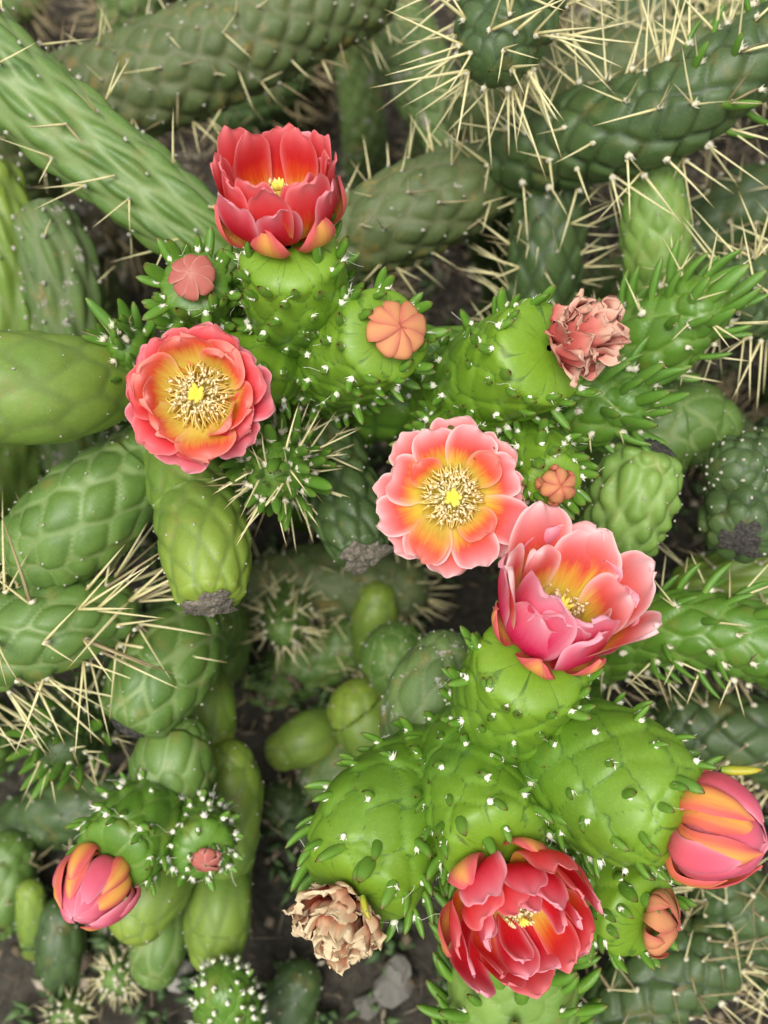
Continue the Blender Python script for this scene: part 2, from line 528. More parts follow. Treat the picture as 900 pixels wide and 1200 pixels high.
def sweep(pts, rad, vis_i, step, rootstep, n, ds, nu, amp, dome, tipflat, basecap, twist, seed, gw=0.45, pn=1.35, wob=0.04, kb=0.55, rim=0):
    """a tuberculate stem: returns mesh arrays and the areoles"""
    c = catmull(np.hstack([pts, rad[:, None]]), 30)
    seg = np.linalg.norm(np.diff(c[:, :3], axis=0), axis=1)
    S = np.concatenate([[0], np.cumsum(seg)])
    vis_s = S[min(vis_i * 30, len(S) - 1)]
    rt = c[-1, 3]
    # extend by the dome
    cap = rt * tipflat
    L0 = S[-1]
    L = L0 + cap
    tdir = unit(c[-1, :3] - c[-4, :3])
    sv = [np.arange(0, vis_s, rootstep)] if vis_s > rootstep else []
    sv.append(np.arange(vis_s, L0 - 0.0005, step))
    k = max(10, int(cap / step * 1.8))
    sv.append(L0 + cap * np.sin(np.linspace(0, 1, k) * math.pi / 2))
    s = np.concatenate(sv)
    ce = np.stack([np.interp(s, S, c[:, i]) for i in range(3)], 1) + np.clip(s - L0, 0, None)[:, None] * tdir
    r = np.interp(s, S, c[:, 3])
    e = 2.0 if tipflat > 0.5 else 2.6
    r = r * np.clip(1 - (np.clip(s - L0, 0, None) / cap) ** e, 0.0006, 1) ** (1 / e)
    if basecap:
        r = r * np.clip(1 - (np.clip(basecap - s, 0, None) / basecap) ** 2, 0.0006, 1) ** 0.5
    # frames by parallel transport
    T = np.gradient(ce, axis=0)
    T /= np.linalg.norm(T, axis=1)[:, None] + 1e-12
    X = np.zeros_like(T)
    x = unit(np.cross(T[0], [0.21, 0.77, 0.33]))
    for i in range(len(s)):
        x = unit(x - T[i] * np.dot(x, T[i]))
        X[i] = x
    Y = np.cross(T, X)
    th = np.linspace(0, 2 * math.pi, nu, endpoint=False)
    # tubercle lattice
    bs = np.linspace(0, L, 400)
    bb = np.cumsum(np.concatenate([[0], np.diff(bs) * (1 + (1.2 if tipflat > 0.5 else -0.22) * np.exp((bs[1:] - L) / ((0.7 if tipflat > 0.5 else 1.2) * rt))) / ds]))
    b = np.interp(s, bs, bb)[:, None]
    a = th[None, :] / (2 * math.pi) * n + twist * b
    F1 = np.full((len(s), nu), 9.0)
    F2 = F1.copy()
    A1 = F1.copy()
    cid = np.zeros_like(F1)
    ib = np.floor(b)
    for di in (-1, 0, 1, 2):
        i = ib + di
        off = 0.5 * np.mod(i, 2)
        j0 = np.round(a - off)
        for dj in (-1, 0, 1):
            j = j0 + dj
            jm = np.mod(j, n)
            ja = (h2(i, jm, seed) - 0.5) * 0.40
            jb = (h2(jm, i, seed + 5) - 0.5) * 0.46
            da = np.abs(a - off - j - ja)
            db = b - i - jb
            d = (da ** pn + (np.abs(db) * kb) ** pn) ** (1 / pn)
            near = d < F1
            F2 = np.where(near, F1, np.minimum(F2, d))
            A1 = np.where(near, np.hypot(da, (db - 0.42) * 0.6), A1)
            cid = np.where(near, h2(i, jm, seed + 9), cid)
            F1 = np.where(near, d, F1)
    g = sstep(0, gw, F2 - F1)
    fade = np.clip(r / (rt + 1e-9), 0, 1)[:, None] if True else 1
    disp = amp * (g - 1) + dome * np.clip(1 - A1 * 1.7, 0, 1) ** 1.3 + dome * 0.5 * (cid - 0.5) * g
    wave = wob * (np.sin(th * 2 + seed)[None] * np.sin(b * 0.31 + seed) + 0.7 * np.sin(th * 3 + seed * 2)[None] * np.cos(b * 0.23 + seed))
    R = r[:, None] * (1 + disp * np.sqrt(fade) + wave)
    V = ce[:, None] + R[:, :, None] * (X[:, None] * np.cos(th)[None, :, None] + Y[:, None] * np.sin(th)[None, :, None])
    tt = np.clip((s - vis_s) / (L - vis_s), 0, 1)[:, None] + 0 * th
    me = dict(V=V.reshape(-1, 3), F=grid_faces(len(s), nu, True), grv=g.ravel(), cell=cid.ravel(), tt=tt.ravel())
    # areoles
    ar = []
    for i in range(int(np.interp(vis_s, bs, bb)), int(bb[-1]) + 1):
        for j in range(n):
            ja = (h2(float(i), float(j), seed) - 0.5) * 0.40
            jb = (h2(float(j), float(i), seed + 5) - 0.5) * 0.46
            B = i + jb + 0.40
            if B >= bb[-1] - 0.05:
                continue
            ss = np.interp(B, bb, bs)
            if ss < vis_s:
                continue
            k = min(int(np.searchsorted(s, ss)), len(s) - 2)
            ang = (j + 0.5 * (i % 2) + ja - twist * B) / n * 2 * math.pi
            rad_dir = X[k] * math.cos(ang) + Y[k] * math.sin(ang)
            dr = (r[k + 1] - r[k - 1]) / (s[k + 1] - s[k - 1] + 1e-9)
            nrm = unit(rad_dir - T[k] * np.clip(dr, -4, 2))
            wv = wob * (math.sin(ang * 2 + seed) * math.sin(B * 0.31 + seed) + 0.7 * math.sin(ang * 3 + seed * 2) * math.cos(B * 0.23 + seed))
            pos = ce[k] + rad_dir * r[k] * (1 + dome * 0.7 + wv)
            ar.append((pos, nrm, T[k], (ss - vis_s) / (L - vis_s), ss, L0))
    if tipflat < 0.5 and rim:
        k = int(np.searchsorted(s, L0))
        k = min(k, len(s) - 2)
        for q in range(rim):
            ang = (q + random.uniform(-.2, .2)) / rim * 2 * math.pi
            rad_dir = X[k] * math.cos(ang) + Y[k] * math.sin(ang)
            ar.append((ce[k] + rad_dir * r[k] * 0.98 + tdir * cap * 0.25, unit(rad_dir * 0.75 + tdir * 0.65), tdir, 1.0, L0, L0))
    tip = ce[-1]
    return me, ar, tip, T[-1] if len(T) else tdir, tdir, c[-1, :3], rt


STY = dict(
    young=dict(mat='young', n=8, ds=.0098, amp=.040, dome=.045, leaf=(.0095, .0135, .95), wool=.0019, wisps=1, gw=.17),
    young2=dict(mat='young2', n=8, ds=.0086, amp=.06, dome=.06, leaf=(.008, .012, .95), wool=.0019, wisps=1, gw=.25),
    mature=dict(mat='mature', n=8, ds=.0125, amp=.05, dome=.05, leaf=None, wool=.0, gw=.4, dots=.0007),
    mature2=dict(mat='mature2', n=8, ds=.0135, amp=.05, dome=.04, leaf=None, wool=.0, gw=.4, dots=.0006),
    smooth=dict(mat='mature2', n=7, ds=.015, amp=.025, dome=.03, leaf=None, wool=.0, gw=.5, dots=.0006),
    ribbed=dict(mat='mature', n=9, ds=.024, kb=.36, amp=.15, dome=.02, leaf=None, wool=.0, gw=.7, dots=.0013, spine=(.6, 2, .022, .04)),
    dull=dict(mat='dull', n=9, ds=.012, amp=.06, dome=.06, leaf=None, wool=.0, gw=.5, dots=.0010, spine=(.6, 2, .016, .03)),
    pale=dict(mat='pale', n=9, ds=.010, amp=.09, dome=.08, leaf=None, wool=.0, gw=.6, dots=.0006),
    dark=dict(mat='dark', n=8, ds=.010, amp=.09, dome=.07, leaf=None, wool=.0, gw=.35, dots=.0009),
    spiny=dict(felt=1, mat='dark', n=7, ds=.0125, amp=.08, dome=.08, leaf=None, wool=.0018, wisps=0, gw=.3, spine=(.95, 3, .024, .048)),
    spinyleaf=dict(felt=1, mat='young2', n=7, ds=.0118, amp=.07, dome=.07, leaf=(.015, .023, .75), leafkey='leaf_deep', wool=.0022, wisps=0, gw=.3,
                   spine=(.6, 2, .016, .032)),
    old=dict(mat='old', n=9, ds=.011, amp=.05, dome=.04, leaf=None, wool=.0, gw=.4, dots=.0007),
)

used_names = {}


def scar(root, pos, d, r, mat, org):
    """the ragged dry end where a fruit or joint has dropped off"""
    nv, nu = 9, 26
    u = np.linspace(0.001, 1, nv)
    th = np.linspace(0, 2 * math.pi, nu, endpoint=False)
    sd = random.random() * 50
    rr = u[:, None] * r * (1 + 0.22 * np.sin(th * 3 + sd) * u[:, None] + 0.16 * np.sin(th * 7 + sd * 2) * u[:, None] + 0.08 * np.sin(th * 13 + sd) * u[:, None])
    z = 0.18 * r * (np.sin(rr * 900 + th * 2 + sd) * 0.5 + 0.6 * (h2(np.arange(nv)[:, None], np.arange(nu)[None], sd) - 0.5)) * (1 - u[:, None] ** 4) - 0.28 * r * u[:, None] ** 3
    x, y, zz = frame(d, np.array([0.3, 0.5, 0.8]))
    V = pos - org + rr[:, :, None] * (np.cos(th)[None, :, None] * x + np.sin(th)[None, :, None] * y) + (z + 0.2 * r)[:, :, None] * zz
    o = link('scar', mk_mesh('scar', V.reshape(-1, 3), [grid_faces(nv, nu, True)], None, M[mat]), root)
    return o


def stem(name, label, ctrl, style, group=None, lean=0.55, hi=True, tipflat=0.9, leafscale=1.0, leafmax=1.0, leafmin=0.0, twist=0.12,
         end_scar=None, spine_join=False, root='ground', wob=0.025, rooted_r=0.85, skip_tip=None, **over):
    st = dict(STY[style])
    st.update(over)
    pts = [P(a, b, d) for a, b, d, r in ctrl]
    rad = [r * d / FPX for a, b, d, r in ctrl]
    vis = 0
    seed = len(used_names) * 1.37 + 0.5
    used_names[label] = 1
    basecap = 0
    if root == 'ground':
        p0 = pts[0]
        ray = unit(p0 - CAM)
        d0 = unit(p0 - pts[1])
        dirw = unit(ray * lean + np.array([0, 0, -1]) * (1 - lean))
        tlen = (p0[2] + 0.02 - GROUND) / -dirw[2]
        jit = rng.normal(0, 0.008, 3)
        q = [p0 + dirw * tlen, p0 + dirw * tlen * 0.66 + jit, p0 + dirw * tlen * 0.33 + d0 * 0.03 + jit]
        rr = [rad[0] * 0.9, rad[0] * rooted_r, rad[0] * rooted_r * 0.95]
        if tlen < 0.12:
            q, rr = [q[0]], [rr[0]]
        pts = q + pts
        rad = rr + rad
        vis = len(q)
    else:
        basecap = rad[0] * 0.9
    pts = np.array(pts)
    rad = np.array(rad)
    nu = 88 if hi else 52
    step = 0.0014 if hi else 0.0028
    me, ar, tip, _, tdir, cen, rt = sweep(pts, rad, vis, step, step * 2.2, st['n'], st['ds'], nu, st['amp'], st['dome'], tipflat, basecap, twist, seed, st['gw'], wob=wob, kb=st.get('kb', 0.55), rim=0 if end_scar else 9)
    org = pts[0].copy()
    org[2] = max(org[2], 0)
    e = bpy.data.objects.new(name, None)
    COL.objects.link(e)
    e.location = org
    e.empty_display_size = 0.02
    e['label'] = label
    e['category'] = 'cactus'
    if group:
        e['group'] = group
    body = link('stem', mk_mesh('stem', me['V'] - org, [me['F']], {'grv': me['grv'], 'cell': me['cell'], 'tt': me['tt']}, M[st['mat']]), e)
    W, D, SJ = Joined(), Joined(), Joined()
    nsp = 0
    for pos, nrm, tg, t, ss, L0 in ar:
        view = unit(CAM - pos)
        fac = float(np.dot(nrm, view))
        if fac < -0.55:
            continue
        if skip_tip is not None and ss > L0 + skip_tip * rt:
            continue
        lp = pos - org
        if st.get('wool'):
            tuft(W, lp + tg * st['wool'] * 0.5 + nrm * st['wool'] * 0.35, nrm, tg, st['wool'] * random.uniform(0.75, 1.25), 12, st.get('wisps', 0) if random.random() < 0.4 else 0)
        if st.get('dots'):
            r0 = st['dots'] * random.uniform(0.6, 1.5)
            tuft(D, lp, nrm, tg, r0, 4, 0)
        if st.get('leaf') and random.random() < st['leaf'][2] and leafmin <= t <= leafmax:
            l = random.uniform(st['leaf'][0], st['leaf'][1]) * leafscale * (0.75 + 0.35 * t)
            d = unit(nrm * random.uniform(0.7, 1.0) + tg * random.uniform(0.25, 0.8) + rng.normal(0, 0.14, 3))
            b0 = lp - tg * st['wool'] * 0.9 - nrm * 0.0012
            key = st.get('leafkey', 'leaf')
            link('leaf', random.choice(LEAF[key]), e, mat4(b0, d, tg * 0.8 - nrm * 0.4, l, l, l))
        if st.get('spine') and random.random() < st['spine'][0]:
            for _ in range(random.randint(1, st['spine'][1])):
                l = random.uniform(st['spine'][2], st['spine'][3])
                d = unit(nrm * 0.9 + tg * random.uniform(-0.25, 0.6) + rng.normal(0, 0.38, 3))
                w = random.uniform(0.00058, 0.00088) * (0.7 + l * 12)
                if spine_join or nsp > 280:
                    v, f, t_ = spine_geo(random.uniform(-1.5, 1.5))
                    x, y, z = frame(d, rng.normal(0, 1, 3))
                    SJ.add(v * np.array([w, w, l]) @ np.stack([x, y, z], 0) + lp - nrm * 0.001, f, t_)
                else:
                    key = 'spine' if random.random() < st.get('fresh', 0.8) else 'spine_dim'
                    link('spine', random.choice(SPINE[key]), e, mat4(lp - nrm * 0.001, d, rng.normal(0, 1, 3), w, w, l))
                    nsp += 1
    for J, nm, mt in ((W, 'wool_tufts', 'felt' if st.get('felt') else 'wool'), (D, 'areoles', 'wool_old'), (SJ, 'spines', 'spine_dim')):
        mm = J.mesh(nm, M[mt])
        if mm:
            o = link(nm, mm, e)
            o['kind'] = 'stuff'
    if end_scar:
        scar(e, tip + tdir * 0.0005, tdir, rt * end_scar[0], end_scar[1], org)
    return e, tip, tdir, rt, org


# ------------------------------------------------------------------ flowers
def petal_mesh(prof, width, phi, mat, kc=1.2, rcmin=0.010, wavea=0.05, ovl=0.10, tip='round', crumple=0.0, base=0.42, na=20, nx=13, thick=0.0, curl=0.07):
    """prof: (rho, z) points from base to tip, metres. Petal stands at azimuth phi."""
    pr = catmull(np.asarray(prof, float), 16)
    S = np.concatenate([[0], np.cumsum(np.linalg.norm(np.diff(pr, axis=0), axis=1))])
    L = S[-1]
    u = np.sin(np.linspace(0, 1, na) * math.pi / 2) ** 0.9
    xs = np.linspace(-1, 1, nx)
    pt = 0.70 if tip == 'round' else 0.55
    k = 3.0 if tip == 'round' else 1.6
    wf = (base + (1 - base) * sstep(0, pt, u)) * np.clip(1 - np.clip((u - pt) / (1 - pt), 0, 1) ** k, 0.0, 1) ** (0.48 if tip == 'round' else 0.75)
    w = width * 0.5 * np.clip(wf, 0.012, 1)
    U, Xg = np.meshgrid(u, xs, indexing='ij')
    Wg = w[:, None] + 0 * Xg
    # uneven outline
    sd = random.random() * 60
    Xl = Xg * np.clip(wf, 0, 1)[:, None]
    lob = 1 + 0.035 * np.sin(Xl * 4.0 + sd) * U ** 3 + 0.018 * np.sin(Xl * 10 + sd * 2) * U ** 4
    if tip == 'round':
        lob -= random.choice([0.0, 0.02, 0.05]) * np.exp(-(Xl / 0.2) ** 2) * U ** 5
    Uo = np.clip(U * lob, 0, 1.12)
    rho = np.interp(np.clip(Uo, 0, 1) * L, S, pr[:, 0])
    z = np.interp(np.clip(Uo, 0, 1) * L, S, pr[:, 1])
    tr = np.gradient(pr[:, 0])
    tz = np.gradient(pr[:, 1])
    tl = np.hypot(tr, tz) + 1e-12
    tr, tz = tr / tl, tz / tl
    TR = np.interp(np.clip(Uo, 0, 1) * L, S, tr)
    TZ = np.interp(np.clip(Uo, 0, 1) * L, S, tz)
    ex = np.clip(Uo - 1, 0, None) * L
    rho = rho + TR * ex
    z = z + TZ * ex
    Nr, Nz = -TZ, TR
    Rc = np.maximum(rho * kc, rcmin)
    A = Xg * Wg / Rc
    lat = Rc * np.sin(A)
    inn = Rc * (1 - np.cos(A))
    inn = inn + wavea * width * np.sin(Xg * 3.1 + sd) * U ** 2 * 0.5 + wavea * width * np.sin(Xg * 6.3 + sd * 3) * U ** 4 * 0.5
    inn = inn + ovl * Xg * Wg
    if tip == 'round':
        inn = inn - curl * width * (0.5 * Xl ** 2 + U ** 7) * U ** 3
    inn = inn + 0.02 * width * np.cos(Xg * 0.5 * math.pi) ** 6 * (1 - U)       # midrib
    rr = rho + Nr * inn
    zz = z + Nz * inn
    er = np.array([math.cos(phi), math.sin(phi), 0])
    ep = np.array([-math.sin(phi), math.cos(phi), 0])
    V = rr[..., None] * er + lat[..., None] * ep + zz[..., None] * np.array([0, 0, 1.0])
    if crumple:
        for q in range(4):
            kv = rng.normal(0, 1, 3) * (220 + 170 * q)
            dv = rng.normal(0, 1, 3)
            V = V + (crumple / (1 + 0.5 * q) * (0.25 + 0.75 * U) * np.sin(V @ kv + random.random() * 6))[..., None] * dv * 0.6
    mg = np.clip(np.maximum(np.abs(Xg) ** 6 * np.clip(U * 1.4, 0, 1), U ** 8), 0, 1)
    at = {'t': U.ravel(), 'x': Xg.ravel(), 'mg': mg.ravel()}
    V = V.reshape(-1, 3)
    F = grid_faces(na, nx, False)
    if thick:
        # a fleshy petal: a second skin bulging outwards, closed at the rim
        rim = (1 - Xg ** 4) * np.clip(np.sin(np.clip(U, 0.02, 1) * math.pi) * 1.6, 0, 1)
        nr = (-Nr * rim * thick)
        nz = (-Nz * rim * thick)
        V2 = V.reshape(na, nx, 3) + nr[..., None] * er + nz[..., None] * np.array([0, 0, 1.0])
        V = np.vstack([V, V2.reshape(-1, 3)])
        F = np.vstack([F, F[:, ::-1] + na * nx])
        at = {k_: np.concatenate([a_, a_]) for k_, a_ in at.items()}
    return mk_mesh('petal', V, [F], at, M[mat])


def throat_mesh(r0, depth):
    nv, nu = 10, 28
    s = np.linspace(0, 1, nv)
    th = np.linspace(0, 2 * math.pi, nu, endpoint=False)
    rr = r0 * (0.08 + 0.92 * s ** 0.6)
    z = depth * s ** 2.2
    V = np.stack([rr[:, None] * np.cos(th), rr[:, None] * np.sin(th), z[:, None] + 0 * th], -1)
    return mk_mesh('flower', V.reshape(-1, 3), [grid_faces(nv, nu, True)], {'t': np.repeat(s, nu)}, M['throat'])


def stamens_mesh(r0, h, n, spread):
    J = Joined()
    for i in range(n):
        u = math.sqrt((i + 0.5) / n)
        ph = i * 2.39996 + random.uniform(-.3, .3)
        rb = r0 * (0.40 + 0.60 * u)
        rt_ = r0 * (0.14 + (spread + 0.12) * u) * random.uniform(0.7, 1.2)
        hh = h * random.uniform(0.6, 1.12) * (1.0 - 0.30 * u)
        e = np.array([math.cos(ph), math.sin(ph), 0])
        k = np.array([-e[1], e[0], 0])
        s = np.linspace(0, 1, 7)[:, None]
        side = random.gauss(0, 0.10) * r0
        c = e * (rb + (rt_ - rb) * s + 0.14 * r0 * np.sin(s * math.pi)) + np.array([0, 0, 1]) * (r0 * 0.22 * u + hh * s)
        c = c + k * side * s ** 2 + e * random.gauss(0, 0.05) * r0 * s ** 4
        w = 0.00046
        ring = np.stack([c + k * w, c + (-k * .5 + e * .8) * w, c + (-k * .5 - e * .8) * w], 1).reshape(-1, 3)
        J.add(ring, grid_faces(7, 3, True), np.repeat(s.ravel() * 0.85, 3))
        # anther
        a = random.uniform(0.00075, 0.00105)
        d = unit(rng.normal(0, 1, 3) + np.array([0, 0, .4]))
        x, y, z = frame(d, np.array([.3, .6, .2]))
        top = c[-1]
        V = np.array([top + z * a * 2.2, top + x * a * .8, top + y * a * .8, top - x * a * .8, top - y * a * .8, top - z * a * 1.4])
        J.add(V, np.array([[0, 1, 2], [0, 2, 3], [0, 3, 4], [0, 4, 1], [5, 2, 1], [5, 3, 2], [5, 4, 3], [5, 1, 4]]), np.full(6, random.uniform(.9, 1)))
    return J.mesh('stamens', M['stamen'])


def stigma_mesh(h, r):
    J = Joined()
    s = np.linspace(0, 1, 5)
    th = np.linspace(0, 2 * math.pi, 8, endpoint=False)
    w = r * 0.40 * (1 + 0.3 * s)
    V = np.stack([w[:, None] * np.cos(th), w[:, None] * np.sin(th), (h * s)[:, None] + 0 * th], -1).reshape(-1, 3)
    J.add(V, grid_faces(5, 8, True), np.repeat(s * 0.6, 8))
    for k in range(8):
        ph = k * 2 * math.pi / 8 + random.uniform(-.2, .2)
        e = np.array([math.cos(ph), math.sin(ph), 0])
        p = np.array([-e[1], e[0], 0])
        q = np.linspace(0, 1, 6)
        ww = r * 0.26 * np.sqrt(np.clip(1 - (q * 1.6 - 0.6) ** 2, 0.02, 1))
        op = random.uniform(0.45, 0.8)
        c = e * (r * 0.1 + r * op * q ** 0.8)[:, None] + np.array([0, 0, 1]) * (h - r * .2 + r * 1.1 * q)[:, None]
        tv = np.linspace(0, 2 * math.pi, 6, endpoint=False)
        V = c[:, None] + ww[:, None, None] * (np.cos(tv)[None, :, None] * p + np.sin(tv)[None, :, None] * e)
        J.add(V.reshape(-1, 3), grid_faces(6, 6, True), np.full(36, random.uniform(.7, 1)))
    return J.mesh('stigma', M['stigma'])


def flower(e, org, pos, axis, rings, r0, label, name='flower', stam=None, roll=0.0, xref=None):
    """rings: dicts(count, prof, width, mat, ...) in metres from the flower's base"""
    xr = RGT if xref is None else xref
    Mx = mat4(pos - org, axis, xr)
    fo = link(name, throat_mesh(r0, r0 * 0.6), e, Mx)
    fo['label'] = label
    for ri, rg in enumerate(rings):
        rg = dict(rg)
        n = rg.pop('n')
        prof = np.array(rg.pop('prof')) * rg.pop('scale', 1.0)
        width = rg.pop('width')
        ph0 = rg.pop('phase', ri * 0.37)
        jr = rg.pop('jit', 0.08)
        mats = rg.pop('mat')
        fold = rg.pop('fold', None)
        for k in range(n):
            ph = ph0 + k * 2 * math.pi / n + random.uniform(-1, 1) * 0.35 * jr * 2 * math.pi / n * 3 + roll
            pr = prof.copy()
            pr[1:] *= 1 + random.uniform(-jr, jr)
            pr[-1, 0] += random.uniform(-jr, jr) * 0.35 * abs(pr[-1, 1] + pr[-1, 0])
            if fold and math.cos(ph - fold[0]) > 0.45:
                pr[-1, 0] *= 1 - fold[1]
                pr[-2, 0] *= 1 - fold[1] * 0.35
            mt = mats if isinstance(mats, str) else mats[k % len(mats)]
            me = petal_mesh(pr, width * random.uniform(1 - jr, 1 + jr), ph, mt, ovl=rg.get('ovl', 0.1) * (1 if ri % 2 else -1),
                            **{a: b for a, b in rg.items() if a != 'ovl'})
            link('petal', me, fo)
    if stam:
        r, h, n, spread = stam
        sm = link('stamens', stamens_mesh(r, h, n, spread), fo)
        sm['kind'] = 'stuff'
        link('stigma', stigma_mesh(h * 0.98, r * 0.34), fo)
    return fo


def mm(*p):
    return [(a / 1000, b / 1000) for a, b in p]


# ------------------------------------------------------------------ ground
def structure(name, me):
    o = link(name, me)
    o['kind'] = 'structure'
    return o


m, n, b, o = new_mat('soil')
c = ramp(n, noise(n, 14, 8, 0.7), [(0.25, C(38, 36, 31)), (0.5, C(60, 56, 48)), (0.75, C(88, 82, 72))])
c = mix(n, math_(n, 'MULTIPLY', ramp(n, noise(n, 160, 5, 0.7), [(0.45, (0, 0, 0)), (0.7, (1, 1, 1))]), 0.6), c, C(104, 96, 82))
n.links.new(c, b.inputs['Base Color'])
b.inputs['Roughness'].default_value = 0.95
bump(n, b, noise(n, 220, 6, 0.7), 0.8, 0.004)
M['soil'] = m
gx = np.concatenate([[-60, -20, -6, -2], np.linspace(-0.9, 0.9, 150), [2, 6, 20, 60]])
gy = np.concatenate([[-60, -20, -6, -2], np.linspace(-0.3, 1.7, 150), [3, 8, 20, 60]])
GX, GY = np.meshgrid(gx, gy)
GZ = 0.006 * np.sin(GX * 23 + 1) * np.cos(GY * 19) + 0.004 * np.sin(GX * 57 + GY * 41) + 0.0035 * (h2(GX * 13.7, GY * 9.1) - 0.5)
structure('ground', mk_mesh('ground', np.stack([GX, GY, GZ], -1).reshape(-1, 3), [grid_faces(len(gy), len(gx), False)], None, M['soil']))

# dead leaves, spine litter and grit on the soil
M['litter'] = simple('dry_litter', [(0, C(66, 56, 44)), (0.4, C(100, 86, 68)), (0.75, C(134, 120, 100)), (1, C(180, 170, 150))], rough=0.9)
J = Joined()
for _ in range(9000):
    x, y = random.uniform(-0.6, 0.6), random.uniform(-0.1, 1.4)
    ph = random.uniform(0, 6.3)
    tl = random.uniform(-0.5, 0.5)
    p = np.array([x, y, 0.010 + random.random() * 0.012])
    d = np.array([math.cos(ph) * math.cos(tl), math.sin(ph) * math.cos(tl), math.sin(tl)])
    kx = unit(np.cross(d, rng.normal(0, 1, 3)))
    if random.random() < 0.55:
        l, w = random.uniform(.012, .04), random.uniform(.0004, .0009)
    else:
        l, w = random.uniform(.006, .02), random.uniform(.002, .006)
    k2 = np.cross(d, kx) * w * 0.4
    kx = kx * w
    V = np.array([p - d * l / 2, p + kx, p + d * l / 2, p - kx, p + k2, p - k2])
    J.add(V, np.array([[0, 1, 4], [1, 2, 4], [2, 3, 4], [3, 0, 4], [1, 0, 5], [2, 1, 5], [3, 2, 5], [0, 3, 5]]), np.full(6, random.random()))
for _ in range(5200):                      # heaps of dropped dry spines
    hx, hy = random.choice([(.0, 1.0), (.25, .95), (-.2, 1.05), (.35, .55), (.3, .2), (.1, .75), (-.3, .9), (.42, .8)])
    p = np.array([random.gauss(hx, .10), random.gauss(hy, .10), .008 + abs(random.gauss(0, .016))])
    ph, tl = random.uniform(0, 6.3), random.gauss(0.15, .45)
    d = np.array([math.cos(ph) * math.cos(tl), math.sin(ph) * math.cos(tl), math.sin(tl)])
    l, w = random.uniform(.022, .05), random.uniform(.0005, .0009)
    kx = unit(np.cross(d, np.array([0, 0, 1.0]))) * w
    k2 = unit(np.cross(d, kx)) * w
    V = np.array([p - d * l / 2, p + kx, p + d * l / 2, p - kx, p + k2, p - k2])
    J.add(V, np.array([[0, 1, 4], [1, 2, 4], [2, 3, 4], [3, 0, 4], [1, 0, 5], [2, 1, 5], [3, 2, 5], [0, 3, 5]]), np.full(6, random.uniform(.35, 1)))
o = link('leaf_litter', J.mesh('leaf_litter', M['litter']))
o['kind'] = 'stuff'
o['label'] = 'brown dead leaves, dry spines and grit on the soil'
o['category'] = 'litter'

M['stone'] = simple('pale_stone', [(0, C(112, 110, 104)), (1, C(168, 166, 158))], rough=0.9, nscale=120, namp=0.5)


def stone(px, py, size, label):
    # drop the pixel's ray onto the soil
    ray = P(px, py, 1.0) - CAM
    p = CAM + ray * (-(CAM[2] - 0.012) / ray[2])
    nv, nu = 10, 14
    ph = np.linspace(0.02, math.pi - 0.02, nv)[:, None]
    th = np.linspace(0, 2 * math.pi, nu, endpoint=False)[None]
    sd = random.random() * 50
    d = np.stack([np.sin(ph) * np.cos(th), np.sin(ph) * np.sin(th), np.cos(ph) + 0 * th], -1)
    r = 1 + sum(0.16 / (q + 1) * np.sin(d @ (rng.normal(0, 1, 3) * (2.2 + 2.5 * q)) + sd * q) for q in range(4))
    V = d * r[..., None] * np.array([1.0, 0.75, 0.5]) * size
    o = link('stone', mk_mesh('stone', V.reshape(-1, 3), [grid_faces(nv, nu, True)], {'t': np.full(nv * nu, random.random())}, M['stone'], False))
    o.location = p
    o.rotation_euler = (0, 0, random.uniform(0, 6))
    o['label'] = label
    o['category'] = 'stone'


stone(462, 1152, 0.017, 'broken pale grey stone on the soil below the tan withered flower')
stone(430, 1178, 0.010, 'small pale stone beside the larger broken grey stone')
stone(208, 1142, 0.011, 'whitish stone on the soil between the smooth oval stems')
stone(112, 925, 0.014, 'grey stone in the shade behind the pink closed bud')

# ------------------------------------------------------------------ flowering stems
FG = 'stems carrying flowers or buds'
e, tip, td, rt, org = stem('flowering_cactus_stem', 'short green stem bearing the upright half-closed red flower with orange sepals',
    [(356, 400, .56, 46), (349, 352, .505, 60), (340, 302, .475, 58)], 'young', FG, tipflat=0.35)
a1 = AX(-.05, .64, .77)
flower(e, org, P(334, 272, .475), a1, [
    dict(n=6, prof=mm((9, -2), (20, 2), (25.5, 9), (26, 20)), width=.019, mat='sepal', tip='point', thick=.0015, phase=.25),
    dict(n=7, prof=mm((8, 0), (20, 6), (25.5, 17), (25.5, 31)), width=.021, mat='p_crimson', tip='round', jit=.1),
    dict(n=8, prof=mm((7, 0), (18, 7), (23.5, 20), (23.5, 38)), width=.021, mat='p_red', jit=.1),
    dict(n=6, prof=mm((6, 0), (15, 7), (20, 21), (19.5, 38)), width=.020, mat='p_red', jit=.1),
], .008, 'half-closed upright red flower cup', stam=(.0115, .023, 130, .55))

e, tip, td, rt, org = stem('flowering_cactus_stem', 'leafy stem behind the wide open red flower with a broad yellow centre',
    [(335, 450, .58, 46), (306, 425, .535, 56), (256, 456, .508, 52)], 'young', FG, tipflat=0.35)
flower(e, org, P(238, 466, .492), AX(-.02, .0, 1), [
    dict(n=7, prof=mm((8, -2), (18, 2), (27, 8), (33.5, 8)), width=.026, mat='p_crimson', jit=.07, kc=1.0, wavea=.07),
    dict(n=7, prof=mm((7, 0), (16, 5), (24, 13), (30, 17)), width=.028, mat='p_red', jit=.08, wavea=.09),
    dict(n=6, prof=mm((6.5, 0), (15, 5), (21, 14), (25, 22)), width=.027, mat='p_coral', jit=.1, wavea=.10),
    dict(n=3, prof=mm((6, 0), (15, 5), (19.5, 14), (21, 23)), width=.022, mat='p_coral', jit=.1, wavea=.12, phase=1.1),
], .012, 'wide open red flower facing up, yellow centre', stam=(.0160, .015, 190, .46))

